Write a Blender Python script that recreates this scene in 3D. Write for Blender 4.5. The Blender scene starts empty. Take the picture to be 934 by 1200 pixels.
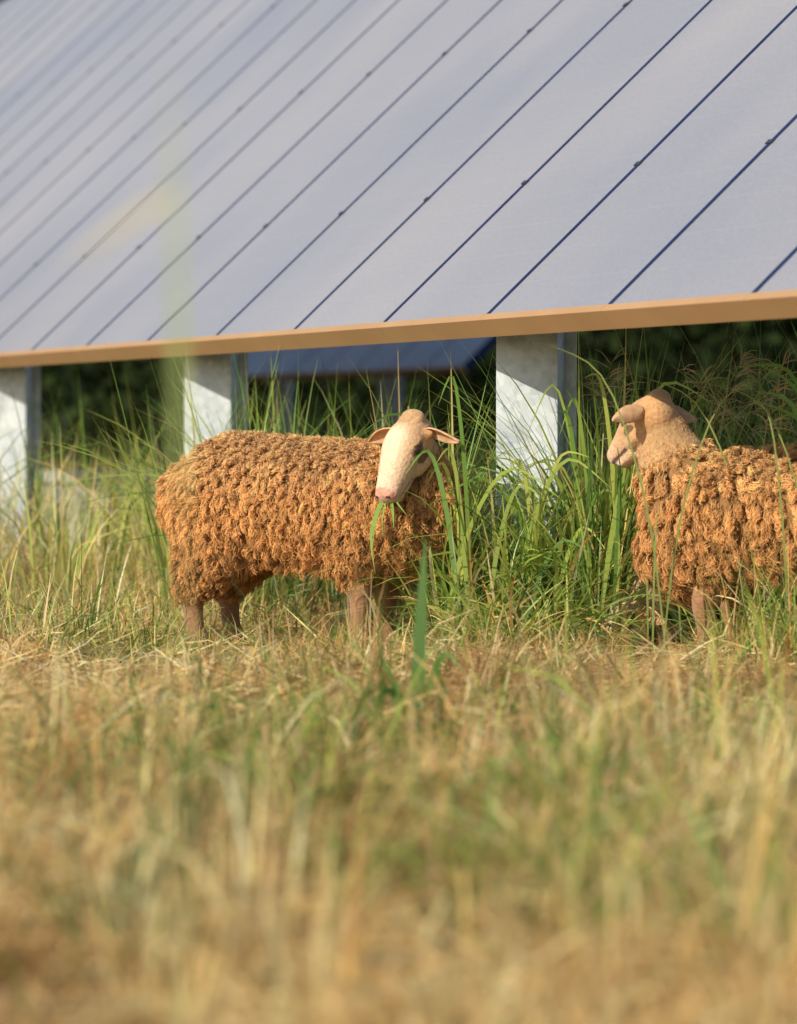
import bpy, bmesh, math, random
import numpy as np
from mathutils import Vector, Matrix, kdtree
random.seed(7); rng=np.random.default_rng(11)
sc=bpy.context.scene
CAMH=0.77
# ------------------------------------------------------------------ helpers
def link(o,parent=None):
    sc.collection.objects.link(o)
    if parent is not None: o.parent=parent
    return o
def empty(name,loc=(0,0,0),rotz=0):
    e=bpy.data.objects.new(name,None); e.location=loc; e.rotation_euler=(0,0,rotz); e.empty_display_size=.2
    return link(e)
def np_mesh(name,V,F,C=None,smooth=True,k=4):
    V=np.asarray(V,dtype=np.float32).reshape(-1,3); F=np.asarray(F,dtype=np.int32).reshape(-1,k)
    me=bpy.data.meshes.new(name)
    me.vertices.add(len(V)); me.vertices.foreach_set('co',V.ravel())
    me.loops.add(F.size); me.loops.foreach_set('vertex_index',F.ravel())
    me.polygons.add(len(F)); me.polygons.foreach_set('loop_start',np.arange(0,F.size,k,dtype=np.int32))
    me.polygons.foreach_set('use_smooth',np.full(len(F),smooth))
    me.update(calc_edges=True)
    if C is not None:
        a=me.color_attributes.new('Col','FLOAT_COLOR','POINT')
        C=np.asarray(C,dtype=np.float32).reshape(-1,3)
        a.data.foreach_set('color',np.concatenate([C,np.ones((len(C),1),np.float32)],1).ravel())
    return me
def nodes(m):
    m.use_nodes=True; nt=m.node_tree; nt.nodes.clear(); return nt,nt.nodes,nt.links
def mat_attr(name,rough=.7,trans=0.0,spec=.3,noise=0.0,nscale=30,bump=0,sheen=0):
    m=bpy.data.materials.new(name); nt,N,L=nodes(m)
    out=N.new('ShaderNodeOutputMaterial'); p=N.new('ShaderNodeBsdfPrincipled')
    a=N.new('ShaderNodeAttribute'); a.attribute_name='Col'
    p.inputs['Roughness'].default_value=rough; p.inputs['Specular IOR Level'].default_value=spec
    if sheen: p.inputs['Sheen Weight'].default_value=sheen
    col=a.outputs['Color']
    if noise:
        tc=N.new('ShaderNodeTexCoord'); nz=N.new('ShaderNodeTexNoise'); nz.inputs['Scale'].default_value=nscale; nz.inputs['Detail'].default_value=5
        L.new(tc.outputs['Object'],nz.inputs['Vector'])
        mr=N.new('ShaderNodeMapRange'); mr.inputs[1].default_value=.3; mr.inputs[2].default_value=.7
        mr.inputs[3].default_value=1-noise; mr.inputs[4].default_value=1+noise*.6
        L.new(nz.outputs['Fac'],mr.inputs[0])
        mx=N.new('ShaderNodeVectorMath'); mx.operation='SCALE'
        L.new(col,mx.inputs[0]); L.new(mr.outputs[0],mx.inputs['Scale']); col=mx.outputs[0]
        if bump:
            b=N.new('ShaderNodeBump'); b.inputs['Strength'].default_value=bump; b.inputs['Distance'].default_value=.01
            L.new(nz.outputs['Fac'],b.inputs['Height']); L.new(b.outputs[0],p.inputs['Normal'])
    L.new(col,p.inputs['Base Color'])
    if trans:
        t=N.new('ShaderNodeBsdfTranslucent'); L.new(col,t.inputs['Color'])
        mix=N.new('ShaderNodeMixShader'); mix.inputs[0].default_value=trans
        L.new(p.outputs[0],mix.inputs[1]); L.new(t.outputs[0],mix.inputs[2]); L.new(mix.outputs[0],out.inputs[0])
    else: L.new(p.outputs[0],out.inputs[0])
    return m
def mat_noise(name,c1,c2,scale=8,rough=.6,metal=0,bump=0,detail=5,spec=.4,voronoi=False):
    m=bpy.data.materials.new(name); nt,N,L=nodes(m)
    out=N.new('ShaderNodeOutputMaterial'); p=N.new('ShaderNodeBsdfPrincipled')
    tc=N.new('ShaderNodeTexCoord')
    nz=N.new('ShaderNodeTexNoise'); nz.inputs['Scale'].default_value=scale; nz.inputs['Detail'].default_value=detail
    L.new(tc.outputs['Object'],nz.inputs['Vector']); f=nz.outputs['Fac']
    r=N.new('ShaderNodeValToRGB'); r.color_ramp.elements[0].position=.3; r.color_ramp.elements[1].position=.7
    r.color_ramp.elements[0].color=(*c1,1); r.color_ramp.elements[1].color=(*c2,1)
    if voronoi:
        v=N.new('ShaderNodeTexVoronoi'); v.inputs['Scale'].default_value=scale*6; L.new(tc.outputs['Object'],v.inputs['Vector'])
        ad=N.new('ShaderNodeMath'); ad.operation='MULTIPLY_ADD'; L.new(v.outputs['Color'],ad.inputs[0]); ad.inputs[1].default_value=.35
        sb=N.new('ShaderNodeMath'); sb.operation='SUBTRACT'; L.new(nz.outputs['Fac'],sb.inputs[0]); sb.inputs[1].default_value=.17
        L.new(sb.outputs[0],ad.inputs[2]); f=ad.outputs[0]
    L.new(f,r.inputs[0]); L.new(r.outputs[0],p.inputs['Base Color'])
    p.inputs['Roughness'].default_value=rough; p.inputs['Metallic'].default_value=metal; p.inputs['Specular IOR Level'].default_value=spec
    if bump:
        b=N.new('ShaderNodeBump'); b.inputs['Strength'].default_value=bump; b.inputs['Distance'].default_value=.01
        L.new(nz.outputs['Fac'],b.inputs['Height']); L.new(b.outputs[0],p.inputs['Normal'])
    L.new(p.outputs[0],out.inputs[0]); return m
# ------------------------------------------------------------------ noise
def vnoise(x,y,s,seed=0):
    x=np.asarray(x)*s+1000; y=np.asarray(y)*s+1000
    xi=np.floor(x).astype(np.int64); yi=np.floor(y).astype(np.int64); fx=x-xi; fy=y-yi
    fx=fx*fx*(3-2*fx); fy=fy*fy*(3-2*fy)
    def h(a,b):
        n=(a*374761393+b*668265263+seed*974711)&0x7fffffff; n=((n^(n>>13))*1274126177)&0x7fffffff
        return ((n^(n>>16))&0xffff)/65535.
    return (h(xi,yi)*(1-fx)+h(xi+1,yi)*fx)*(1-fy)+(h(xi,yi+1)*(1-fx)+h(xi+1,yi+1)*fx)*fy
def gh(x,y):
    x=np.asarray(x,float); y=np.asarray(y,float)
    return .05*(vnoise(x,y,.9,3)-.5)+.03*(vnoise(x,y,3.1,5)-.5)
def grazed(X,Y):   # where the animals have nibbled / trampled it short
    a=.58*np.exp(-((X+.35)/.6)**4-((Y-11.5)/.8)**4)
    b=.78*np.exp(-((X-.79)/.16)**4-((Y-11.15)/.85)**4)
    return 1-np.maximum(a,b)
# ------------------------------------------------------------------ world / light / camera
sun_el=math.radians(29); sh=Vector((-.74,-.67)).normalized()
tosun=Vector((sh.x*math.cos(sun_el),sh.y*math.cos(sun_el),math.sin(sun_el)))
w=bpy.data.worlds.new('World'); sc.world=w; w.use_nodes=True
nt=w.node_tree; nt.nodes.clear()
sky=nt.nodes.new('ShaderNodeTexSky'); sky.sky_type='NISHITA'; sky.sun_disc=False
sky.sun_elevation=sun_el; sky.sun_rotation=math.atan2(sh.x,sh.y)
bg=nt.nodes.new('ShaderNodeBackground'); bg.inputs[1].default_value=.14
wo=nt.nodes.new('ShaderNodeOutputWorld'); nt.links.new(sky.outputs[0],bg.inputs[0]); nt.links.new(bg.outputs[0],wo.inputs[0])
sl=bpy.data.lights.new('sun','SUN'); sl.energy=5.0; sl.angle=math.radians(.5); sl.color=(1,.90,.72)
so=link(bpy.data.objects.new('sun',sl)); so.rotation_euler=tosun.to_track_quat('Z','Y').to_euler(); so.location=(-20,-20,30)
cd=bpy.data.cameras.new('camera'); cam=link(bpy.data.objects.new('camera',cd)); sc.camera=cam
cd.sensor_fit='VERTICAL'; cd.sensor_height=36; cd.lens=124.2; cd.clip_end=2000; cd.clip_start=.1
cam.location=(0,0,CAMH); cam.rotation_euler=(math.radians(90-1.384),0,0)
cd.dof.use_dof=True; cd.dof.focus_distance=11.75; cd.dof.aperture_fstop=2.5
sc.view_settings.view_transform='Standard'; sc.view_settings.look='None'; sc.view_settings.exposure=0
# ------------------------------------------------------------------ ground
xs=np.concatenate([np.linspace(-600,-10,30)[:-1],np.linspace(-10,10,161),np.linspace(10,600,30)[1:]])
ys=np.concatenate([np.linspace(-300,2,12)[:-1],np.linspace(2,30,225),np.linspace(30,1200,40)[1:]])
GX,GY=np.meshgrid(xs,ys); GZ=gh(GX,GY)
nx,ny=len(xs),len(ys); idx=np.arange(nx*ny).reshape(ny,nx)
F=np.stack([idx[:-1,:-1],idx[:-1,1:],idx[1:,1:],idx[1:,:-1]],-1)
me=np_mesh('ground',np.stack([GX,GY,GZ],-1),F)
m=bpy.data.materials.new('dry_soil_thatch'); nt,N,L=nodes(m)
out=N.new('ShaderNodeOutputMaterial'); p=N.new('ShaderNodeBsdfPrincipled'); p.inputs['Roughness'].default_value=.95; p.inputs['Specular IOR Level'].default_value=.1
tc=N.new('ShaderNodeTexCoord'); n1=N.new('ShaderNodeTexNoise'); n1.inputs['Scale'].default_value=1.3; n1.inputs['Detail'].default_value=6
n2=N.new('ShaderNodeTexNoise'); n2.inputs['Scale'].default_value=45; n2.inputs['Detail'].default_value=6
L.new(tc.outputs['Object'],n1.inputs[0]); L.new(tc.outputs['Object'],n2.inputs[0])
r1=N.new('ShaderNodeValToRGB'); e=r1.color_ramp.elements; e[0].position=.3; e[0].color=(.26,.20,.08,1); e[1].position=.62; e[1].color=(.46,.29,.13,1)
r2=N.new('ShaderNodeValToRGB'); e=r2.color_ramp.elements; e[0].position=.35; e[0].color=(.35,.3,.25,1); e[1].position=.65; e[1].color=(1.2,1.1,1,1)
L.new(n1.outputs['Fac'],r1.inputs[0]); L.new(n2.outputs['Fac'],r2.inputs[0])
mx=N.new('ShaderNodeMix'); mx.data_type='RGBA'; mx.blend_type='MULTIPLY'; mx.inputs[0].default_value=1
L.new(r1.outputs[0],mx.inputs[6]); L.new(r2.outputs[0],mx.inputs[7]); L.new(mx.outputs[2],p.inputs['Base Color'])
b=N.new('ShaderNodeBump'); b.inputs['Strength'].default_value=.8; b.inputs['Distance'].default_value=.03; L.new(n2.outputs['Fac'],b.inputs['Height']); L.new(b.outputs[0],p.inputs['Normal'])
L.new(p.outputs[0],out.inputs[0]); me.materials.append(m); link(bpy.data.objects.new('ground',me))
# ------------------------------------------------------------------ blades
STRAW=np.array([[.86,.58,.23],[.91,.70,.35],[.82,.50,.17],[.92,.78,.46],[.60,.34,.12],[.88,.63,.26],[.90,.61,.31]])
GREEN=np.array([[.15,.27,.045],[.22,.35,.06],[.10,.20,.035],[.32,.40,.09],[.18,.32,.08]])
YG=np.array([[.52,.49,.13],[.60,.50,.17],[.42,.46,.10],[.34,.43,.08]])
class Acc:
    def __init__(s): s.V=[];s.F=[];s.C=[];s.n=0
    def add(s,V,F,C): s.V.append(V.reshape(-1,3)); s.F.append(F.reshape(-1,4)+s.n); s.C.append(C.reshape(-1,3)); s.n+=len(s.V[-1])
    def make(s,name,mat,parent=None):
        me=np_mesh(name,np.concatenate(s.V),np.concatenate(s.F),np.concatenate(s.C)); me.materials.append(mat)
        return link(bpy.data.objects.new(name,me),parent)
def blades(acc,base,az,length,width,lean,bend,cb,ct,segs=4,kink=None):
    n=len(base); t=np.linspace(0,1,segs+1)
    th=lean[:,None]+bend[:,None]*t[None]**1.4
    if kink is not None: th=th+kink[:,None]*(t[None]>.55)
    th=np.minimum(th,2.7)
    mid=.5*(th[:,1:]+th[:,:-1]); ds=length[:,None]/segs
    hx=np.concatenate([np.zeros((n,1)),np.cumsum(np.sin(mid)*ds,1)],1)
    hz=np.concatenate([np.zeros((n,1)),np.cumsum(np.cos(mid)*ds,1)],1)
    az2=az[:,None]+rng.normal(0,.25,(n,1))*t[None]
    P=np.stack([base[:,None,0]+np.cos(az2)*hx,base[:,None,1]+np.sin(az2)*hx,base[:,None,2]+hz],-1)
    tw=rng.uniform(-.9,.9,n)[:,None]+rng.normal(0,.6,(n,1))*t[None]
    S=np.stack([-np.sin(az2)*np.cos(tw)+0*th,np.cos(az2)*np.cos(tw)+0*th,np.sin(tw)+0*th],-1)
    wp=np.minimum(1,(.55+t*1.6))*np.clip(1-t**2.2,.03,1)
    W=width[:,None]*wp[None]*.5
    V=np.stack([P-S*W[...,None],P+S*W[...,None]],2)
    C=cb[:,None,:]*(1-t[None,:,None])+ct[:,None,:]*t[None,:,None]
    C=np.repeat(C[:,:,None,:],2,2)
    i=np.arange(n)[:,None]*(segs+1)*2+np.arange(segs)[None]*2
    F=np.stack([i,i+1,i+3,i+2],-1)
    acc.add(V,F,C)
def pick(P,n,var=.18):
    c=P[rng.integers(0,len(P),n)]; return np.clip(c*(1+rng.normal(0,var,(n,1))),.01,.92)
def field(acc,y0,y1,dens,hmul,wmul,segs=3,lie=.45):
    A=(.17*(y1**2-y0**2)+.7*(y1-y0)); n=int(A*dens)
    Y=np.sqrt(rng.uniform(y0**2,y1**2,n)); X=rng.uniform(-1,1,n)*(.17*Y+.35)
    nc=max(10,n//24); ci=rng.integers(0,n,nc); k=rng.random(n)<.78; own=ci[rng.integers(0,nc,n)]
    cx,cy=X[own].copy(),Y[own].copy(); sg=.018*(1+.06*Y)
    ox=rng.normal(0,1,n)*sg; oy=rng.normal(0,1,n)*sg
    X=np.where(k,cx+ox,X); Y=np.where(k,cy+oy,Y)
    az=np.where(k,np.arctan2(oy,ox)+rng.normal(0,.6,n),rng.uniform(0,6.283,n))
    g=vnoise(X,Y,1.1,21)*.5+vnoise(X,Y,3.7,22)*.5
    bare=vnoise(X,Y,1.7,31)*.6+vnoise(X,Y,4.5,32)*.4
    clh=rng.gamma(3,.33,n)[own]
    clg=rng.random(n)[own]; clb=rng.normal(0,.20,n)[own]
    kind=np.where(k,clg*.6+rng.random(n)*.4,rng.random(n)); gp=np.clip((g-.50)*2.4,.05,.50)
    gp=np.where((Y>11.5)&(Y<30),np.clip(gp+.14,0,.7),gp)
    isg=kind<gp; lying=(~isg)&(rng.random(n)<lie)
    L=rng.gamma(5,.024,n)*hmul*(.40+1.1*vnoise(X,Y,2.2,9))*np.where(k,.38+.68*clh,.7); L=np.clip(L,.03,.42)
    gz=grazed(X,Y)
    L=np.where(isg,L*1.3,L)*gz; L=np.where(lying,rng.uniform(.08,.3,n),L)
    lean=np.where(lying,rng.normal(1.40,.18,n),np.abs(rng.normal(.3,.3,n)))
    bend=np.where(lying,rng.normal(.1,.25,n),np.abs(rng.normal(.5,.5,n)))
    bend=np.where(isg,np.abs(rng.normal(.9,.6,n)),bend)
    kink=np.where(rng.random(n)<.25,rng.uniform(.3,1.6,n),0)
    wd=np.where(isg,rng.uniform(.003,.008,n),rng.uniform(.0025,.0075,n))*wmul
    Z=gh(X,Y)+np.where(lying,rng.uniform(.005,.06,n)*gz,-.005)
    cb=pick(STRAW,n); ct=pick(STRAW,n)*.5+cb*.5
    brown=(bare<.38)&(rng.random(n)<.75); cb[brown]*=np.array([.46,.36,.29]); ct[brown]*=np.array([.60,.45,.36])
    gb=pick(GREEN,n); yg=pick(YG,n); u=rng.random(n)
    gg=np.where((u<.5)[:,None],gb,yg)
    cb=np.where(isg[:,None],gg*.7,cb*np.where(lying,.95,.72)[:,None]); ct=np.where(isg[:,None],gg*1.1,ct)  # blade bases darkened, painting shade low inside the clumps
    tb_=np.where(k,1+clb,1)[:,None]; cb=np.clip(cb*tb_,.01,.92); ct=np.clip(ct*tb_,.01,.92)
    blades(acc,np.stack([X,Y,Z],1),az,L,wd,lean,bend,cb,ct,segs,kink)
acc=Acc()
field(acc,3.0,8.0,2500,1.2,1.4,3,.38)
field(acc,8.0,15.0,2300,.95,1.25,3,.42)
field(acc,15.0,30.0,400,1.3,2.2,3)
field(acc,30.0,56.0,40,2.2,6,3)
M_grass=mat_attr('grass_blades',.6,.40,.25)
acc.make('pasture_grass',M_grass)
# tall green grass
tall=Acc()
def tallz(x0,x1,y0,y1,n,h0,h1,w0=.006,w1=.014,pal=GREEN,lean=.18,bend=1.0,dry=.08,gy=None,segs=7,tuft=12):
    nc=max(1,n//tuft); cx=rng.uniform(x0,x1,nc); cy=rng.uniform(y0,y1,nc)
    o=rng.integers(0,nc,n); ox=rng.normal(0,.035,n); oy=rng.normal(0,.035,n)
    X=cx[o]+ox; Y=cy[o]+oy
    az=np.arctan2(oy,ox)+rng.normal(0,.7,n)
    L=rng.uniform(h0,h1,n)*1.12*np.where(Y<11.7,grazed(X,Y),1); l=np.abs(rng.normal(lean,.16,n)); b=np.abs(rng.normal(bend,.55,n))
    kink=np.where(rng.random(n)<.15,rng.uniform(.3,1.3,n),0)
    c=pick(pal,n,.2); d=rng.random(n)<dry; c[d]=pick(STRAW,n)[d]
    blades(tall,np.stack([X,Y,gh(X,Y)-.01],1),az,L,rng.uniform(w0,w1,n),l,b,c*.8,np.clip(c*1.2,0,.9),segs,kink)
MIX=np.concatenate([GREEN,YG[2:],YG[2:]])
tallz(.15,.68,11.75,12.0,560,.3,.72,.007,.017,dry=.15,pal=MIX)
tallz(.10,.64,11.35,11.75,420,.2,.50,.006,.015,MIX,.5,1.2,dry=.22)
tallz(.02,.20,12.2,12.6,130,.6,1.0,.007,.016,lean=.15,bend=.7,pal=MIX)
tallz(.62,.76,11.9,12.15,260,.6,1.12,.007,.016,lean=.15,bend=.7,pal=MIX)
tallz(.64,.74,11.5,11.8,60,.5,.85,.007,.014,lean=.2,bend=.7,pal=MIX)
tallz(-.85,-.05,12.9,14.4,400,.65,1.02,.007,.016,pal=MIX,lean=.12,bend=.6)
tallz(-2.9,-.7,14.2,20,1500,.3,.75,pal=YG,lean=.2,bend=.7,dry=.4)
tallz(-2.9,-.5,14.2,19,380,.6,1.05,pal=MIX,lean=.15,bend=.6)
tallz(.8,1.9,12.4,13.2,760,.6,1.15,.007,.016,pal=MIX,lean=.12,bend=.6,dry=.15)
tallz(1.0,1.5,10.45,10.75,160,.15,.5,.003,.008,MIX,.2,.8,.3)
tallz(.45,.70,10.7,11.1,80,.10,.25,.004,.009,MIX,.3,.9,.25)
tallz(.97,1.5,10.7,11.0,340,.12,.40,.004,.009,MIX,.3,.9,.3)
tallz(-1.6,-.75,11.2,13.2,330,.12,.38,.004,.010,MIX,.3,.9,.4)
tallz(-.8,.25,11.2,11.7,150,.12,.34,.003,.008,MIX,.4,.9,.5)
tallz(-.8,.3,12.4,13.4,420,.12,.36,.004,.010,MIX,.3,.9,.45)
tallz(.8,5,14.,24,900,.4,.95,.01,.02,MIX,.15,.6,.2)
tallz(-4,.8,20,27,700,.4,.8,.012,.024,YG,.15,.6,.4)
tallz(-.46,-.33,4.6,6.2,90,.12,.30,.007,.011,GREEN*.4,.3,.8,0)  # greens darkened to paint a shadowy clump near the camera
tallz(-.85,-.35,6.2,9.,190,.08,.30,.005,.010,GREEN*.6,.3,.9,0)
tallz(-.9,.9,5.6,9.5,220,.10,.28,.006,.011,MIX*.85,.35,.9,.1,tuft=20)
tallz(.10,.6,4.6,6.2,70,.08,.2,.006,.011,GREEN,.3,.9,.1,tuft=18)
tallz(-.2,1.1,8.2,10.4,130,.1,.28,.005,.011,GREEN,.4,1.0,.1)
def leaf(acc,pts,width,col,col2=None,side=(1,0,0)):
    P=np.array(pts,float); n=len(P); t=np.linspace(0,1,n)
    tt=np.linspace(0,1,14); Q=np.stack([np.interp(tt,t,P[:,i]) for i in range(3)],1)
    for _ in range(3): Q[1:-1]=.25*Q[:-2]+.5*Q[1:-1]+.25*Q[2:]
    T=np.gradient(Q,axis=0); S=np.cross(T,np.array([.15,1,.1])); S/=np.linalg.norm(S,axis=1)[:,None]+1e-9
    wp=np.minimum(1,.4+tt*3)*np.clip(1-tt**2.5,.04,1)*width*.5
    V=np.stack([Q-S*wp[:,None],Q+S*wp[:,None]],1); i=np.arange(13)*2
    c=np.array(col); c2=np.array(col2 if col2 is not None else col)
    C=np.repeat((c*(1-tt[:,None])+c2*tt[:,None])[:,None],2,1)
    acc.add(V,np.stack([i,i+1,i+3,i+2],-1),C)
leaf(tall,[(.045,8.7,0),(.05,8.7,.2),(.058,8.68,.36),(.066,8.66,.50)],.036,(.09,.19,.05),(.16,.28,.08))
leaf(tall,[(.045,8.7,0),(-.0,8.65,.12),(-.04,8.6,.13),(-.07,8.55,.05)],.024,(.08,.2,.03))
leaf(tall,[(.045,8.7,.02),(.09,8.7,.18),(.12,8.68,.22),(.16,8.66,.17)],.020,(.12,.24,.05))
leaf(tall,[(.04,8.7,.0),(-.01,8.7,.14),(-.05,8.7,.22)],.017,(.12,.24,.05))
leaf(tall,[(-.203,3.3,0),(-.203,3.3,.4),(-.204,3.3,.7),(-.207,3.3,.95)],.003,(.35,.42,.15),(.45,.52,.22))
leaf(tall,[(-.204,3.3,.70),(-.204,3.3,.82),(-.207,3.3,.95),(-.215,3.3,1.12)],.010,(.35,.45,.15),(.45,.55,.22))
leaf(tall,[(-.207,3.3,.99),(-.24,3.3,.97),(-.275,3.3,.945),(-.315,3.3,.915)],.010,(.8,.7,.4))
def panicle(x,y,h,lean_x,n=26,size=.13):
    top=np.array([x+lean_x,y,h]); pts=[(x,y,0),(x+lean_x*.25,y,h*.5),(x+lean_x*.6,y,h*.85),tuple(top)]
    leaf(tall,pts,.004,(.3,.36,.1),(.45,.38,.16))
    for i in range(n):
        f=rng.uniform(.78,1); b=np.array([x+lean_x*(f**2),y,h*f]); a=rng.uniform(0,6.283)
        d=np.array([math.cos(a)+lean_x*2.5,math.sin(a)*.6,rng.uniform(-.2,.8)]); d/=np.linalg.norm(d)
        l=size*rng.uniform(.4,1); e=b+d*l; leaf(tall,[b,b+d*l*.5+np.array([0,0,.008]),e-np.array([0,0,.012])],.0030,(.6,.42,.22))
for (x,y,h,lx) in [(1.0,11.9,1.02,.16),(1.12,11.7,.98,-.14),(.95,12.0,1.0,.22),(1.3,11.8,.95,-.1),(.84,12,.93,-.1),(.62,12.2,1.0,.12),(1.1,11.2,.98,.12)]: panicle(x,y,h,lx)
for k in range(22):
    x=rng.uniform(.78,1.5); y=rng.uniform(10.6,12.6); h=rng.uniform(.5,1.05); lx=rng.uniform(-.3,.3)
    leaf(tall,[(x,y,0),(x+lx*.2,y,h*.5),(x+lx*.7,y,h*.93),(x+lx*1.4,y,h)],.007,(.2,.3,.07),(.4,.42,.14))
for (x,y,z,dx,dz) in [(1.26,11.0,.9,-.16,.07),(1.27,11.0,.98,-.05,.12),(1.29,11.1,.8,-.2,.06),(1.24,11.0,.98,-.2,-.03),(1.22,10.8,.86,-.14,.02)]:
    leaf(tall,[(x+.12,y,0),(x+.08,y,z*.6),(x,y,z),(x+dx,y,z+dz)],.020,(.1,.24,.04),(.20,.38,.07))
for k in range(46):
    x=rng.uniform(.12,.78); y=rng.uniform(11.6,12.0); h=rng.uniform(.35,.72) if .25<x<.62 else rng.uniform(.6,1.0); lx=rng.choice([-1,1])*rng.uniform(.08,.34)
    g_=pick(MIX,1)[0]; leaf(tall,[(x,y,0),(x+lx*.25,y,h*.6),(x+lx*.7,y-.03,h),(x+lx*1.3,y-.06,h*rng.uniform(.72,1.0))],rng.uniform(.011,.019),g_*.8,np.clip(g_*1.25,0,.9))
tall.make('tall_grass',mat_attr('tall_grass_blades',.5,.38,.35))
# ------------------------------------------------------------------ solar array
TILT=math.radians(43); R=Vector((-.3535,.9354,0)).normalized(); Sh=Vector((.9354,.3535,0)).normalized()
S=(Sh*math.cos(TILT)+Vector((0,0,math.sin(TILT)))).normalized(); NN=R.cross(S).normalized()
if NN.z<0: NN=-NN
A=Vector((.981,9.82,1.135)); MW=.977
class Box:
    def __init__(s): s.V=[];s.F=[]
    def box(s,o,ax,ay,az,x0,x1,y0,y1,z0,z1):
        n=len(s.V)
        for z in (z0,z1):
            for (x,y) in ((x0,y0),(x1,y0),(x1,y1),(x0,y1)): s.V.append(tuple(o+ax*x+ay*y+az*z))
        for f in ((0,3,2,1),(4,5,6,7),(0,1,5,4),(1,2,6,5),(2,3,7,6),(3,0,4,7)): s.F.append(tuple(n+i for i in f))
    def make(s,name,mat,parent,mw=None,bevel=0):
        me=bpy.data.meshes.new(name); me.from_pydata(s.V,[],s.F); me.update()
        bm=bmesh.new(); bm.from_mesh(me); bmesh.ops.recalc_face_normals(bm,faces=bm.faces); bm.to_mesh(me); bm.free()
        me.materials.append(mat); o=link(bpy.data.objects.new(name,me),parent)
        if mw is not None: o.matrix_world=mw
        if bevel:
            b=o.modifiers.new('bevel','BEVEL'); b.width=bevel; b.segments=2
        return o
ex,ey,ez=Vector((1,0,0)),Vector((0,1,0)),Vector((0,0,1)); O=Vector((0,0,0))
m=bpy.data.materials.new('panel_glass'); nt,N,L=nodes(m)
out=N.new('ShaderNodeOutputMaterial'); p=N.new('ShaderNodeBsdfPrincipled'); tc=N.new('ShaderNodeTexCoord')
nz=N.new('ShaderNodeTexNoise'); nz.inputs['Scale'].default_value=.45; nz.inputs['Detail'].default_value=3
nz2=N.new('ShaderNodeTexNoise'); nz2.inputs['Scale'].default_value=60; nz2.inputs['Detail'].default_value=3
L.new(tc.outputs['Object'],nz.inputs[0]); L.new(tc.outputs['Object'],nz2.inputs[0])
r=N.new('ShaderNodeValToRGB'); r.color_ramp.elements[0].position=.3; r.color_ramp.elements[1].position=.7
r.color_ramp.elements[0].color=(.235,.245,.295,1); r.color_ramp.elements[1].color=(.33,.32,.335,1)
L.new(nz.outputs['Fac'],r.inputs[0])
sx=N.new('ShaderNodeSeparateXYZ'); L.new(tc.outputs['Object'],sx.inputs[0])
def grid(sock,per,wd):
    a=N.new('ShaderNodeMath'); a.operation='MULTIPLY'; a.inputs[1].default_value=1/per; L.new(sock,a.inputs[0])
    f=N.new('ShaderNodeMath'); f.operation='FRACT'; L.new(a.outputs[0],f.inputs[0])
    c=N.new('ShaderNodeMath'); c.operation='LESS_THAN'; c.inputs[1].default_value=wd; L.new(f.outputs[0],c.inputs[0]); return c.outputs[0]
g1=grid(sx.outputs[0],MW/6,.025); g2=grid(sx.outputs[1],.162,.03)
mxx=N.new('ShaderNodeMath'); mxx.operation='MAXIMUM'; L.new(g1,mxx.inputs[0]); L.new(g2,mxx.inputs[1])
ms=N.new('ShaderNodeMath'); ms.operation='MULTIPLY'; ms.inputs[1].default_value=.12; L.new(mxx.outputs[0],ms.inputs[0])
mix=N.new('ShaderNodeMix'); mix.data_type='RGBA'; L.new(ms.outputs[0],mix.inputs[0]); L.new(r.outputs[0],mix.inputs[6]); mix.inputs[7].default_value=(.45,.47,.52,1)
v=N.new('ShaderNodeMapRange'); v.inputs[1].default_value=.3; v.inputs[2].default_value=.7; v.inputs[3].default_value=.92; v.inputs[4].default_value=1.08; L.new(nz2.outputs['Fac'],v.inputs[0])
vm=N.new('ShaderNodeVectorMath'); vm.operation='SCALE'; L.new(mix.outputs[2],vm.inputs[0]); L.new(v.outputs[0],vm.inputs['Scale'])
L.new(vm.outputs[0],p.inputs['Base Color']); p.inputs['Roughness'].default_value=.36; p.inputs['Specular IOR Level'].default_value=.45
L.new(p.outputs[0],out.inputs[0]); M_glass=m
M_frame=mat_noise('frame_bounce_tan',(.38,.22,.105),(.44,.27,.135),2,.6)  # orange-tan base paints in warm light bounced off the ground
M_seam=mat_noise('seam_navy',(.012,.022,.075),(.02,.035,.10),6,.8,spec=.1)
M_clamp=mat_noise('clamp_dark',(.02,.025,.06),(.04,.045,.08),6,.6)
galv=mat_noise('galvanised_steel',(.36,.41,.45),(.55,.60,.64),7,.5,.1,.15,voronoi=True)
fn=Vector((-.28,-.96,0)).normalized(); fx_=Vector((.96,-.28,0)).normalized()
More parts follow.
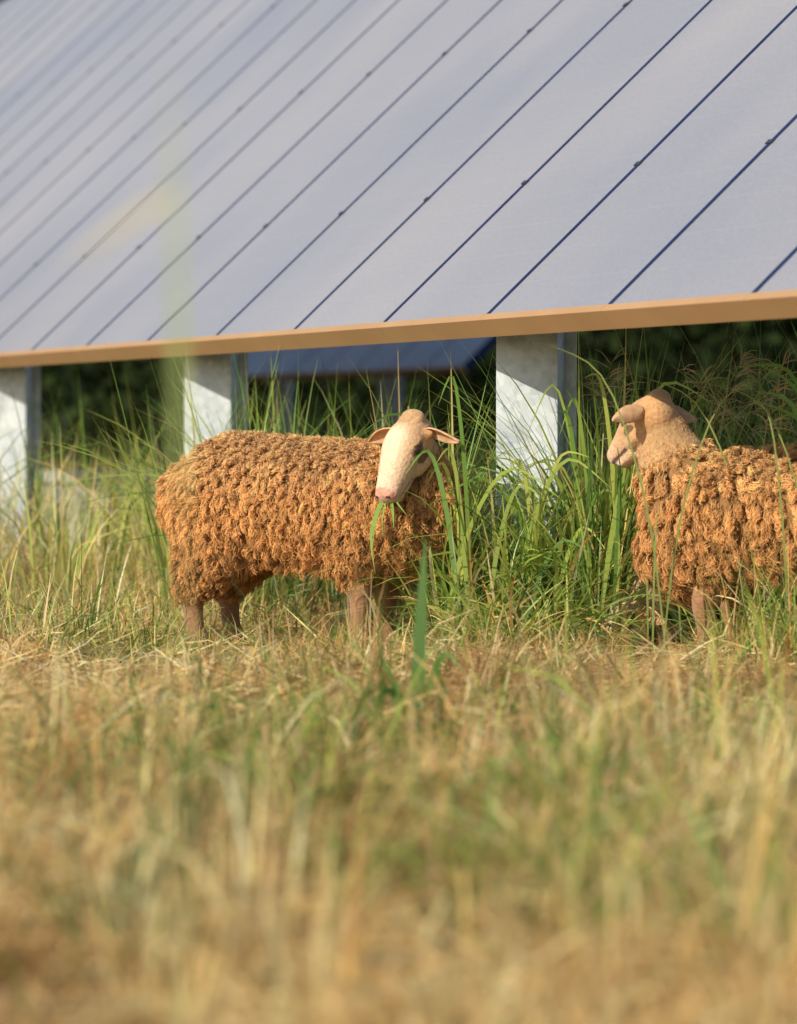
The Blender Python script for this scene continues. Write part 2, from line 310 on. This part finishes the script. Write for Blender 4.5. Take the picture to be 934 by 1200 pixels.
def array(A,i0,i1,SLOPE,clips,piles):
    arr=empty('solar_panel_array')
    MW4=Matrix(((R.x,S.x,NN.x,A.x),(R.y,S.y,NN.y,A.y),(R.z,S.z,NN.z,A.z),(0,0,0,1)))
    gl=Box(); fr=Box(); sm=Box(); cl=Box(); G=.015
    for i in range(i0,i1):
        x0,x1=i*MW+G,(i+1)*MW-G
        gl.box(O,ex,ey,ez,x0,x1,.002,SLOPE,-.03,0)
        fr.box(O,ex,ey,ez,x0-G+.001,x1+G-.001,-.03,0,-.066,.008)
        sm.box(O,ex,ey,ez,i*MW-G+.001,i*MW+G-.001,.003,SLOPE-.01,-.07,.002)
        for s_ in clips: cl.box(O,ex,ey,ez,i*MW-.019,i*MW+.019,s_-.009,s_+.009,.0025,.007)
    gl.make('glass_modules',M_glass,arr,MW4); fr.make('lower_frame',M_frame,arr,MW4)
    sm.make('seam_channels',M_seam,arr,MW4); cl.make('module_clamps',M_clamp,arr,MW4)
    st=Box()
    for (X,Y) in piles:
        o=Vector((X,Y,0)); inset=(o-Vector((A.x,A.y,0))).dot(Sh); top=A.z+inset*math.tan(TILT)-.16
        st.box(o,fx_,-fn,ez,-.108,.108,0,.006,-.3,top)
        st.box(o,fx_,-fn,ez,-.108,-.102,.0065,.10,-.3,top)
        st.box(o,fx_,-fn,ez,.102,.108,.0065,.10,-.3,top)
        st.box(o,fx_,-fn,ez,-.135,-.102,.1005,.106,-.3,top)
        st.box(o,fx_,-fn,ez,.102,.150,.1005,.106,-.3,top)
        for hz in (top-.06,top-.13): st.box(o+Vector((0,0,hz)),fx_,fn,ez,.045,.065,.0005,.012,-.01,.01)
        b=A+R*(o-Vector((A.x,A.y,0))).dot(R)
        st.box(b,R,S,NN,-.04,.04,.3,SLOPE-.2,-.26,-.17)
        st.box(o+Vector((0,0,top-.15)),R,(Sh+ez*.62).normalized(),(ez-Sh*.62).normalized(),.112,.15,.1,min(2.2,SLOPE*.45),-.03,.03)
    for s_ in clips: st.box(A,R,S,NN,i0*MW,i1*MW,s_-.03,s_+.03,-.168,-.072)
    st.make('steel_supports',galv,arr,bevel=.0015)
C2=4.97
array(A,-5,31,5.3,(.75,1.9,3.05,4.2),[(-.3787*(12.06+3.25*k)+C2+(.035 if k==0 else 0),12.06+3.25*k) for k in range(-1,7)])
A2=Vector((-.3787*32.5+12.9,32.5,1.33))
array(A2,0,9,3.4,(.6,1.7,2.8),[tuple((Vector((A2.x,A2.y))+Vector((R.x,R.y))*d+Vector((Sh.x,Sh.y))*.9)) for d in (.9,4.4,7.9)])
# ------------------------------------------------------------------ water trough (behind, left)
tr=empty('water_trough',(-1.62,20.5,0),.15); tb=Box()
tb.box(O,ex,ey,ez,-.5,.5,-.22,-.19,.12,.50); tb.box(O,ex,ey,ez,-.5,.5,.19,.22,.12,.50)
tb.box(O,ex,ey,ez,-.53,-.5,-.22,.22,.12,.50); tb.box(O,ex,ey,ez,.5,.53,-.22,.22,.12,.50); tb.box(O,ex,ey,ez,-.49,.49,-.185,.185,.14,.17)
tb.box(O,ex,ey,ez,-.55,.55,-.245,-.223,.45,.52); tb.box(O,ex,ey,ez,-.55,.55,.223,.245,.45,.52)
for a in (-.42,.42):
    for c in (-.16,.16): tb.box(O,ex,ey,ez,a-.025,a+.025,c-.025,c+.025,-.05,.118)
t=tb.make('trough_body',mat_noise('trough_metal',(.5,.5,.48),(.7,.7,.66),5,.5),tr,bevel=.004)
# ------------------------------------------------------------------ distant trees and hill
hx_=np.linspace(-400,400,81); hy=np.linspace(75,300,24); HX,HY=np.meshgrid(hx_,hy)
HZ=-1+ (16+8*vnoise(HX,HY,.02,8)+2*vnoise(HX,HY,.2,9))*np.clip((HY-75)/60,0,1)**.8
ii=np.arange(81*24).reshape(24,81); F=np.stack([ii[:-1,:-1],ii[:-1,1:],ii[1:,1:],ii[1:,:-1]],-1)
me=np_mesh('backing_hill',np.stack([HX,HY,HZ],-1),F); me.materials.append(mat_noise('backing_hill_dark',(.014,.022,.009),(.04,.045,.018),.35,.95,detail=8,spec=.05)); link(bpy.data.objects.new('backing_hill',me))  # added dark backing behind the trees, hides bright sky in the gaps
tl=Acc(); 
def leaves(cx,cy,cz,rx,ry,rz,n,size,col):
    u=rng.normal(0,1,(n,3)); u/=np.linalg.norm(u,axis=1)[:,None]; rr=rng.uniform(.45,1,n)**.6
    P=np.array([cx,cy,cz])+u*rr[:,None]*np.array([rx,ry,rz])*(1+.25*np.sin(u[:,:1]*7+cx)*np.cos(u[:,2:]*6+cy))
    P[:,2]=np.maximum(P[:,2],.05)
    a=rng.normal(0,1,(n,3)); a/=np.linalg.norm(a,axis=1)[:,None]; b=np.cross(a,rng.normal(0,1,(n,3))); b/=np.linalg.norm(b,axis=1)[:,None]
    s=size*rng.uniform(.6,1.3,(n,1)); V=np.stack([P-a*s,P-b*s*.5,P+a*s,P+b*s*.5],1)
    F=np.arange(n*4).reshape(n,4); c=np.array(col)*(rng.uniform(.5,1.5,(n,1)))
    tl.add(V,F,np.repeat(c[:,None],4,1))
def trunk(x,y,h,r):
    a=np.linspace(0,2*math.pi,8,endpoint=False); V=[];
    for z,s in ((0,1.3),(h*.3,.9),(h*.7,.6),(h,.25)): V+= [(x+math.cos(q)*r*s+.1*z*math.sin(x),y+math.sin(q)*r*s,z) for q in a]
    F=[(k*8+i,k*8+(i+1)%8,(k+1)*8+(i+1)%8,(k+1)*8+i) for k in range(3) for i in range(8)]
    tl.add(np.array(V),np.array(F),np.full((32,3),(.05,.035,.02)))
x=-45
while x<50:
    y=58+rng.uniform(-6,8); h=rng.uniform(6,11); trunk(x,y,h*.8,.25)
    for k in range(6):
        leaves(x+rng.normal(0,1.6),y+rng.normal(0,1.5),h*rng.uniform(.35,.95),rng.uniform(1.2,2.2),rng.uniform(1.2,2.2),rng.uniform(.9,1.6),400,.18,(.02,.034,.010))
    leaves(x+rng.uniform(-2,2),y-5+rng.uniform(-3,2),1.2,2.8,1.8,rng.uniform(1.4,2.4),2000,.14,(.02,.032,.010) if rng.random()<.65 else (.06,.07,.022))
    x+=rng.uniform(2.2,3.2)
tl.make('tree_line',mat_attr('tree_foliage',.9,0,.05))
# ------------------------------------------------------------------ sheep
def cr(keys,sub=6):
    K=np.array(keys,float); out=[]
    for i in range(len(K)-1):
        p0=K[max(i-1,0)];p1=K[i];p2=K[i+1];p3=K[min(i+2,len(K)-1)]
        for j in range(sub):
            t=j/sub; out.append(.5*((2*p1)+(-p0+p2)*t+(2*p0-5*p1+4*p2-p3)*t*t+(-p0+3*p1-3*p2+p3)*t**3))
    out.append(K[-1]); return np.array(out)
M_skin=mat_attr('sheep_skin',.85,0,.1,.22,90,.5,.3)
M_wool=mat_attr('sheep_fleece',.9,.25,.05,0,0,0,0)
M_eye=mat_noise('sheep_eye',(.02,.012,.006),(.05,.03,.012),40,.08,spec=.6)
M_dark=mat_noise('sheep_nostril',(.03,.015,.012),(.06,.03,.025),40,.6)
M_ear=mat_noise('sheep_ear_skin',(.50,.28,.15),(.68,.43,.26),45,.9,bump=.3)
TRUNK=[(-.42,0,.53,.09,.12,1),(-.37,0,.52,.15,.175,1),(-.26,0,.51,.195,.225,1),(-.05,0,.50,.215,.225,1),(.14,0,.49,.205,.22,1),(.29,0,.485,.18,.21,1),(.40,0,.48,.145,.185,1)]
def sheep(name,loc,heading,neck,headpos,headdir,wcol,locks=15000,lock_len=.05,tz=1.0,fx=0,facecol=(.78,.62,.45),clump=14,extra=(),legfx=(0,0,0,0),capw=.8,fat=1.0,curl=.12,pull_=.45,hscale=1.0):
    root=empty(name,(loc[0],loc[1],float(gh(loc[0],loc[1]))+.01),heading)
    rot=Matrix.Rotation(-heading,3,'Z')
    tubes=[]
    tubes.append(([(a,b_,c*tz,d*fat,e_*tz*fat,f) for a,b_,c,d,e_,f in TRUNK],'body'))
    tubes.append((neck,'body'))
    for ex_ in extra: tubes.append((ex_,'body'))
    for s,q in ((1,0),(-1,1)):
        o=legfx[q]
        tubes.append(([(.25,.10*s,.44,.09,.10,1),(.24+o*.3,.11*s,.34,.065,.08,1),(.245+o*.6,.105*s,.265,.05,.058,1),(.262+o,.10*s,.195,.040,.042,0),(.257+o,.10*s,.12,.028,.030,0),(.258+o,.10*s,.065,.031,.033,0),(.275+o,.10*s,.028,.033,.039,0)],'leg'))
        o=legfx[q+2]
        tubes.append(([(-.27,.10*s,.46,.12,.14,1),(-.25+o*.3,.115*s,.36,.10,.125,1),(-.30+o*.6,.11*s,.28,.075,.095,1),(-.350+o,.105*s,.205,.05,.06,1),(-.345+o,.10*s,.14,.031,.035,0),(-.338+o,.10*s,.07,.032,.034,0),(-.318+o,.10*s,.028,.034,.04,0)],'leg'))
    d=(rot@Vector(headdir)).normalized(); up=(Vector((0,0,1))-d*d.z).normalized(); lf=up.cross(d).normalized()
    HM=Matrix(((d.x,lf.x,up.x,headpos[0]),(d.y,lf.y,up.y,headpos[1]),(d.z,lf.z,up.z,headpos[2]),(0,0,0,1)))@Matrix.Scale(hscale,4)
    def H(k): 
        v=HM@Vector(k[:3]); return (v.x,v.y,v.z,k[3]*hscale,k[4]*hscale,k[5])
    head=[(-.045,0,-.008,.05,.052,.2),(.0,0,-.002,.070,.070,0),(.045,0,.002,.073,.069,0),(.09,0,-.004,.063,.060,0),(.135,0,-.013,.052,.050,0),(.175,0,-.021,.046,.041,0),(.203,0,-.026,.041,.032,0)]
    hs=[(head,'head'),([(.01,0,-.055,.040,.032,0),(.08,0,-.058,.038,.028,0),(.14,0,-.056,.032,.022,0),(.185,0,-.062,.028,.014,0)],'head')]
    for s in (1,-1):
        hs.append(([(.025,.053*s,.026,.018,.016,0),(.07,.051*s,.02,.018,.015,0)],'head'))
        hs.append(([(.045,.042*s,-.04,.035,.03,0),(.09,.036*s,-.042,.029,.025,0)],'head'))
        hs.append(([(.197,.019*s,-.008,.016,.013,0),(.214,.018*s,-.014,.015,.011,0)],'head'))
        hs.append(([(-.01,.055*s,.012,.020,.016,0),(-.012,.078*s,.008,.012,.011,0)],'head'))
    hs.append(([(-.05,0,.035,.045,.03,capw),(-.025,0,.042,.042,.022,capw)],'cap'))
    V=[];F=[];SP=[];SR=[];SW=[];ST=[]
    def addtube(keys,tag,hd):
        K=cr(keys,5); 
        P=K[:,:3]; T=np.gradient(P,axis=0); T/=np.linalg.norm(T,axis=1)[:,None]+1e-9
        r0=max(K[0,3],K[0,4])*.6; r1=max(K[-1,3],K[-1,4])*.6
        seq=[]
        for a in (.15,.45,.75): seq.append((P[0]-T[0]*r0*math.cos(a*math.pi/2),T[0],K[0,3]*math.sin(a*math.pi/2),K[0,4]*math.sin(a*math.pi/2)))
        for i in range(len(P)): seq.append((P[i],T[i],K[i,3],K[i,4]))
        for a in (.75,.45,.15): seq.append((P[-1]+T[-1]*r1*math.cos(a*math.pi/2),T[-1],K[-1,3]*math.sin(a*math.pi/2),K[-1,4]*math.sin(a*math.pi/2)))
        n0=len(V); n=18
        for (c,t,rw,rh) in seq:
            t=Vector(t)
            if hd: side=lf.copy()
            elif abs(t.z)>.75: side=Vector((0,1,0))
            else: side=Vector((0,0,1)).cross(t)
            side=(side-t*side.dot(t)).normalized(); u=t.cross(side).normalized()
            for q in range(n):
                a=2*math.pi*q/n; v=Vector(c)+side*(math.cos(a)*rw)+u*(math.sin(a)*rh); V.append(tuple(v))
        m_=len(seq)
        for k in range(m_-1):
            for q in range(n): F.append((n0+k*n+q,n0+k*n+(q+1)%n,n0+(k+1)*n+(q+1)%n,n0+(k+1)*n+q))
        F.append(tuple(n0+q for q in range(n))[::-1]); F.append(tuple(n0+(m_-1)*n+q for q in range(n)))
        for i in range(len(P)):
            SP.append(P[i]); SR.append(.5*(K[i,3]+K[i,4])); SW.append(K[i,5]); ST.append({'body':0,'leg':1,'head':2,'cap':3}[tag])
    for k,tg in tubes: addtube(k,tg,False)
    for k,tg in hs: addtube([H(q) for q in k],tg,True)
    me=bpy.data.meshes.new(name+'_raw'); me.from_pydata(V,[],F); me.update()
    bm=bmesh.new(); bm.from_mesh(me); bmesh.ops.recalc_face_normals(bm,faces=bm.faces); bm.to_mesh(me); bm.free()
    tmp=bpy.data.objects.new('tmp',me); sc.collection.objects.link(tmp)
    md=tmp.modifiers.new('r','REMESH'); md.mode='VOXEL'; md.voxel_size=.006
    ms_=tmp.modifiers.new('s','SMOOTH'); ms_.factor=.5; ms_.iterations=4
    bpy.context.view_layer.update(); dg=bpy.context.evaluated_depsgraph_get()
    body=bpy.data.meshes.new_from_object(tmp.evaluated_get(dg)); bpy.data.objects.remove(tmp)
    body.name=name+'_body'; nv=len(body.vertices)
    co=np.empty(nv*3,np.float32); body.vertices.foreach_get('co',co); co=co.reshape(-1,3)
    nr=np.empty(nv*3,np.float32); body.vertices.foreach_get('normal',nr); nr=nr.reshape(-1,3)
    SP=np.array(SP);SR=np.array(SR);SW=np.array(SW);ST=np.array(ST)
    best=np.empty(nv,int)
    for a in range(0,nv,4000):
        dd=np.linalg.norm(co[a:a+4000,None]-SP[None],axis=2)/SR[None]; best[a:a+4000]=dd.argmin(1)
    wool=SW[best]; tag=ST[best]
    HI=np.array(HM.inverted()); hc=co@HI[:3,:3].T+HI[:3,3]
    belly=(tag==0)&(nr[:,2]<-.84)&(co[:,0]>-.2)&(co[:,0]<.2)&(co[:,2]<.36)
    wool=np.where(belly,.0,wool)
    wool=np.where((tag==2)&(hc[:,0]>-.02),0,wool)
    wcol=np.array(wcol); fc=np.array(facecol)
    napc=wcol*.45+np.array((.62,.43,.25))*.5
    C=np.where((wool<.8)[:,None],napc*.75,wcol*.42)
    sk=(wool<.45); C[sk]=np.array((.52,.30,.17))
    C[belly]=(.60,.34,.22)
    hm=(tag>=2)&sk
    mzz=np.clip((hc[:,0]-.12)/.09,0,1)[:,None]
    fcol=fc*(1-mzz)+np.array((.74,.50,.36))*mzz
    side_=np.clip((np.abs(hc[:,1])-.025)/.035,0,1)[:,None]
    tanc=np.array((.50,.27,.12))
    fcol=fcol*(1-.75*side_)+tanc*.75*side_
    fh=np.clip((.035-hc[:,0])/.04,0,1)[:,None]; fcol=fcol*(1-.75*fh)+tanc*1.1*.75*fh
    nose=(hc[:,0]>.203)&(hc[:,2]>-.03); fcol[nose]=(.60,.30,.22)
    mouth=(hc[:,0]>.12)&(np.abs(hc[:,2]+.048-(.22-hc[:,0])*.02)<.0042); fcol[mouth]=(.12,.06,.05)
    eyer=np.linalg.norm((np.abs(hc)-np.array([.058,.062,.016]))*np.array([.75,1,1.3]),axis=1); er=(eyer<.021)&(hc[:,0]>0); fcol[er]*=.28
    C[hm]=fcol[hm]
    legm=(tag==1)&sk; zz=np.clip(co[:,2]/.3,0,1)[:,None]; lc=np.array((.24,.12,.06))*(1-zz)+np.array((.36,.19,.10))*zz; C[legm]=lc[legm]  # leg colour darkened to carry the shadow on the legs
    C[(tag==1)&(co[:,2]<.035)]=(.06,.045,.035)
    a=body.color_attributes.new('Col','FLOAT_COLOR','POINT'); a.data.foreach_set('color',np.concatenate([C,np.ones((nv,1))],1).astype(np.float32).ravel())
    body.polygons.foreach_set('use_smooth',np.full(len(body.polygons),True)); body.materials.clear(); body.materials.append(M_skin)
    link(bpy.data.objects.new('body',body),root)
    body.calc_loop_triangles(); nt_=len(body.loop_triangles); tri=np.empty(nt_*3,np.int32); body.loop_triangles.foreach_get('vertices',tri); tri=tri.reshape(-1,3)
    p0,p1,p2=co[tri[:,0]],co[tri[:,1]],co[tri[:,2]]; ar=.5*np.linalg.norm(np.cross(p1-p0,p2-p0),axis=1)
    tw=wool[tri].mean(1); pr=ar*(tw>.3)*(1+2.5*(tw<.8)); pr/=pr.sum()
    ti=rng.choice(nt_,locks,p=pr); u=rng.random((locks,1)); v=rng.random((locks,1)); fl=(u+v>1); u=np.where(fl,1-u,u); v=np.where(fl,1-v,v)
    P=p0[ti]*(1-u-v)+p1[ti]*u+p2[ti]*v; Nn=nr[tri[ti]].mean(1); Nn/=np.linalg.norm(Nn,axis=1)[:,None]+1e-9
    wl=tw[ti]; nap=(wl<.8)
    down=np.array([0,0,-1.]); gt=down-Nn*(Nn@down)[:,None]
    gt+=np.array([-.2,0,0])
    K=6; rnd=rng.normal(0,1,(locks,3))
    low=np.clip((.52-P[:,2])/.25,0,1)*(~nap); leg_=(tag[tri[ti][:,0]]==1)&(P[:,2]<.30)
    Ln=lock_len*np.where(nap,.36,1)*rng.uniform(.6,1.3,locks)*(1+.5*low)*np.where(leg_,.5,1)
    Ln*=(1-.35*np.clip((P[:,2]-.60)/.12,0,1))*np.where(tag[tri[ti][:,0]]==3,.55,1)
    nc=max(50,locks//clump); ci=rng.choice(locks,nc,replace=False); kd=kdtree.KDTree(nc)
    SC=np.array([1.25,1.25,.85])
    for j,c in enumerate(ci): kd.insert(P[c]*SC,j)
    kd.balance(); near=np.array([ci[kd.find(q)[1]] for q in P*SC])
    crnd=rng.normal(0,1,(locks,3))[near]; csz=rng.uniform(.7,1.3,locks)[near]; Ln=Ln*np.where(nap,1,csz)
    pts=[P-Nn*.006]
    for k in range(K):
        t=(k+.5)/K
        dr=Nn*(1.05-.85*t)+gt*(.25+1.0*t)+rnd*.18+crnd*.24; dr/=np.linalg.norm(dr,axis=1)[:,None]
        pts.append(pts[-1]+dr*(Ln/K)[:,None])
    pts=np.stack(pts,1)
    tt=np.linspace(0,1,K+1)[None,:,None]; pull=np.where(nap,.2,pull_)[:,None,None]*tt**.8*rng.uniform(.4,1.3,locks)[:,None,None]
    pts=pts*(1-pull)+pts[near]*pull
    ph=rng.uniform(0,6.28,locks)[near][:,None]+rng.normal(0,.7,locks)[:,None]; amp=(curl*Ln)[:,None]
    sd=np.cross(Nn,crnd); sd/=np.linalg.norm(sd,axis=1)[:,None]+1e-9; sd2=np.cross(sd,Nn)
    w1=np.sin(tt[:,:,0]*12+ph)*amp*tt[:,:,0]**.6; w2=np.cos(tt[:,:,0]*12+ph)*amp*tt[:,:,0]**.6
    pts=pts+sd[:,None]*w1[...,None]+sd2[:,None]*w2[...,None]*.7
    rad=(.0013*rng.uniform(.7,1.4,locks)*np.where(nap,.75,1))[:,None]*np.array([1.1,1.15,1.1,1.05,.95,.7,.25])[None]
    T=np.gradient(pts,axis=1); T/=np.linalg.norm(T,axis=2)[...,None]+1e-9
    s1=np.cross(T,Nn[:,None]+rng.normal(0,.6,(locks,1,3))); s1/=np.linalg.norm(s1,axis=2)[...,None]+1e-9
    VV=np.stack([pts-s1*rad[...,None],pts+s1*rad[...,None]],2)
    base=(np.arange(locks)*(K+1)*2)[:,None]+(np.arange(K)*2)[None,:]
    FF=np.stack([base,base+1,base+3,base+2],-1)
    big=(vnoise(P[:,0]*3+P[:,1],P[:,2]*3,6,4)-.5)*.3
    br=(1+rng.normal(0,.10,locks)+rng.normal(0,.14,locks)[near]+big)[:,None,None]
    g=np.array([.28,.42,.65,.9,1.08,1.2,1.3])[None,:,None]  # root-to-tip ramp; dark roots paint the shaded gaps between tufts
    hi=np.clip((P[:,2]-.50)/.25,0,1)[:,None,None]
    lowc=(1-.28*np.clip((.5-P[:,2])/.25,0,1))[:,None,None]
    basec=(wcol[None,None]*(1-hi*.42)+np.array((.86,.62,.35))*hi*.42)*lowc  # shading painted into the fleece: top lightened, lower wool darkened
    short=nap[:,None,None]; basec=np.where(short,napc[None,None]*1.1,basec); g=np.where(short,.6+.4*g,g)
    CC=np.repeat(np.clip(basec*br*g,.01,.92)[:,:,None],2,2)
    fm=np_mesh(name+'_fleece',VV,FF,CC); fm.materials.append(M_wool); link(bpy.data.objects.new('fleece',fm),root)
    for s,nm in ((1,'left'),(-1,'right')):
        for nm2,pos,r_,mt,sc_ in (('eye_',(.057,.0625*s,.016),.0165,M_eye,(1.15,.8,.85)),('nostril_',(.221,.0195*s,-.014),.0062,M_dark,(.8,1.3,.7))):
            me=bpy.data.meshes.new(nm2+nm); bm=bmesh.new(); bmesh.ops.create_uvsphere(bm,u_segments=16,v_segments=12,radius=r_)
            for v_ in bm.verts: v_.co=Vector((v_.co.x*sc_[0],v_.co.y*sc_[1],v_.co.z*sc_[2]))
            for f in bm.faces: f.smooth=True
            bm.to_mesh(me); bm.free(); me.materials.append(mt); o=link(bpy.data.objects.new(nm2+nm,me),root); o.matrix_local=HM@Matrix.Translation(pos)
        EV=[];EF=[]; n=12;mq=8
        for i in range(n+1):
            t=i/n; wdt=.034*(math.sin(math.pi*min(1,(t*.84+.16)))**.8)*(1-.25*t)*(1 if t<.97 else .5)
            for j in range(mq+1):
                a=(j/mq-.5)*2
                cup=.015*(1-a*a)*(1-t*.5)
                EV.append((-.014-cup+.02*t, (.062+.118*t)*s, .008-.008*t-.014*t*t+a*wdt))
        for i in range(n):
            for j in range(mq): EF.append((i*(mq+1)+j,i*(mq+1)+j+1,(i+1)*(mq+1)+j+1,(i+1)*(mq+1)+j))
        me=bpy.data.meshes.new('ear_'+nm); me.from_pydata(EV,[],EF); me.update(); me.polygons.foreach_set('use_smooth',np.full(len(EF),True)); me.materials.append(M_ear)
        o=link(bpy.data.objects.new('ear_'+nm,me),root); o.matrix_local=HM
        sd_=o.modifiers.new('s','SOLIDIFY'); sd_.thickness=.006; sd_.offset=0
        sb_=o.modifiers.new('b','SUBSURF'); sb_.levels=1; sb_.render_levels=1
    return root,HM
WC=(.70,.37,.14)
a1=math.radians(-20)
r1,HM1=sheep('sheep',(-.34,12.0),a1,
  [(.30,0,.51,.165,.185,1),(.38,-.0,.55,.14,.165,1),(.42,-.03,.62,.11,.125,.9),(.44,-.07,.69,.08,.085,.7)],
  (.445,-.10,.725),(-.42,-.50,-.74),WC,130000,.037,
  extra=[[(.34,.02,.43,.14,.15,1),(.43,.03,.48,.125,.155,1),(.465,.01,.55,.11,.12,1)]],legfx=(.02,-.0,.05,0),clump=26,facecol=(.80,.61,.41),hscale=1.1,curl=.16,capw=.6)
mg=Acc(); mp=HM1@Vector((.205,0,-.052)); mz=mp
def mleaf(dx,dz,wd,curl): 
    leaf(mg,[(mz.x,mz.y,mz.z),(mz.x+dx*.35,mz.y-.02,mz.z+.01),(mz.x+dx*.9,mz.y-.03,mz.z+dz*.45),(mz.x+dx+curl,mz.y-.03,mz.z+dz)],wd,(.20,.38,.06),(.30,.46,.11))
mleaf(-.075,-.24,.015,.03); mleaf(-.055,-.17,.011,-.0); mleaf(.02,-.09,.014,.0); mleaf(.05,-.05,.008,.02); mleaf(-.025,-.12,.007,.01)
mg.make('mouthful_of_grass',M_grass,r1)
r2,_=sheep('sheep',(1.28,11.25),math.radians(166),
  [(.28,0,.48,.16,.18,1),(.37,0,.57,.13,.155,1),(.425,.0,.68,.09,.105,.6),(.455,.01,.77,.068,.078,.5)],
  (.47,.02,.79),(-.56,.68,-.52),(.70,.38,.15),120000,.037,tz=.94,facecol=(.68,.46,.28),clump=58,
  extra=[[(.34,0,.38,.15,.16,1),(.42,0,.41,.12,.15,1)]],legfx=(.03,-.06,0,.04),capw=.5,fat=1.04,curl=.17,pull_=.58,hscale=1.04)
r3,_=sheep('sheep',(1.38,11.9),math.radians(178),
  [(.30,0,.48,.15,.17,1),(.42,.04,.36,.12,.13,.8),(.52,.09,.25,.09,.10,.6),(.57,.12,.19,.07,.075,.5)],
  (.60,.14,.155),(-.72,-.50,-.25),(.62,.44,.26),40000,.033,tz=.95,facecol=(.80,.62,.45),capw=.5)
print('done')
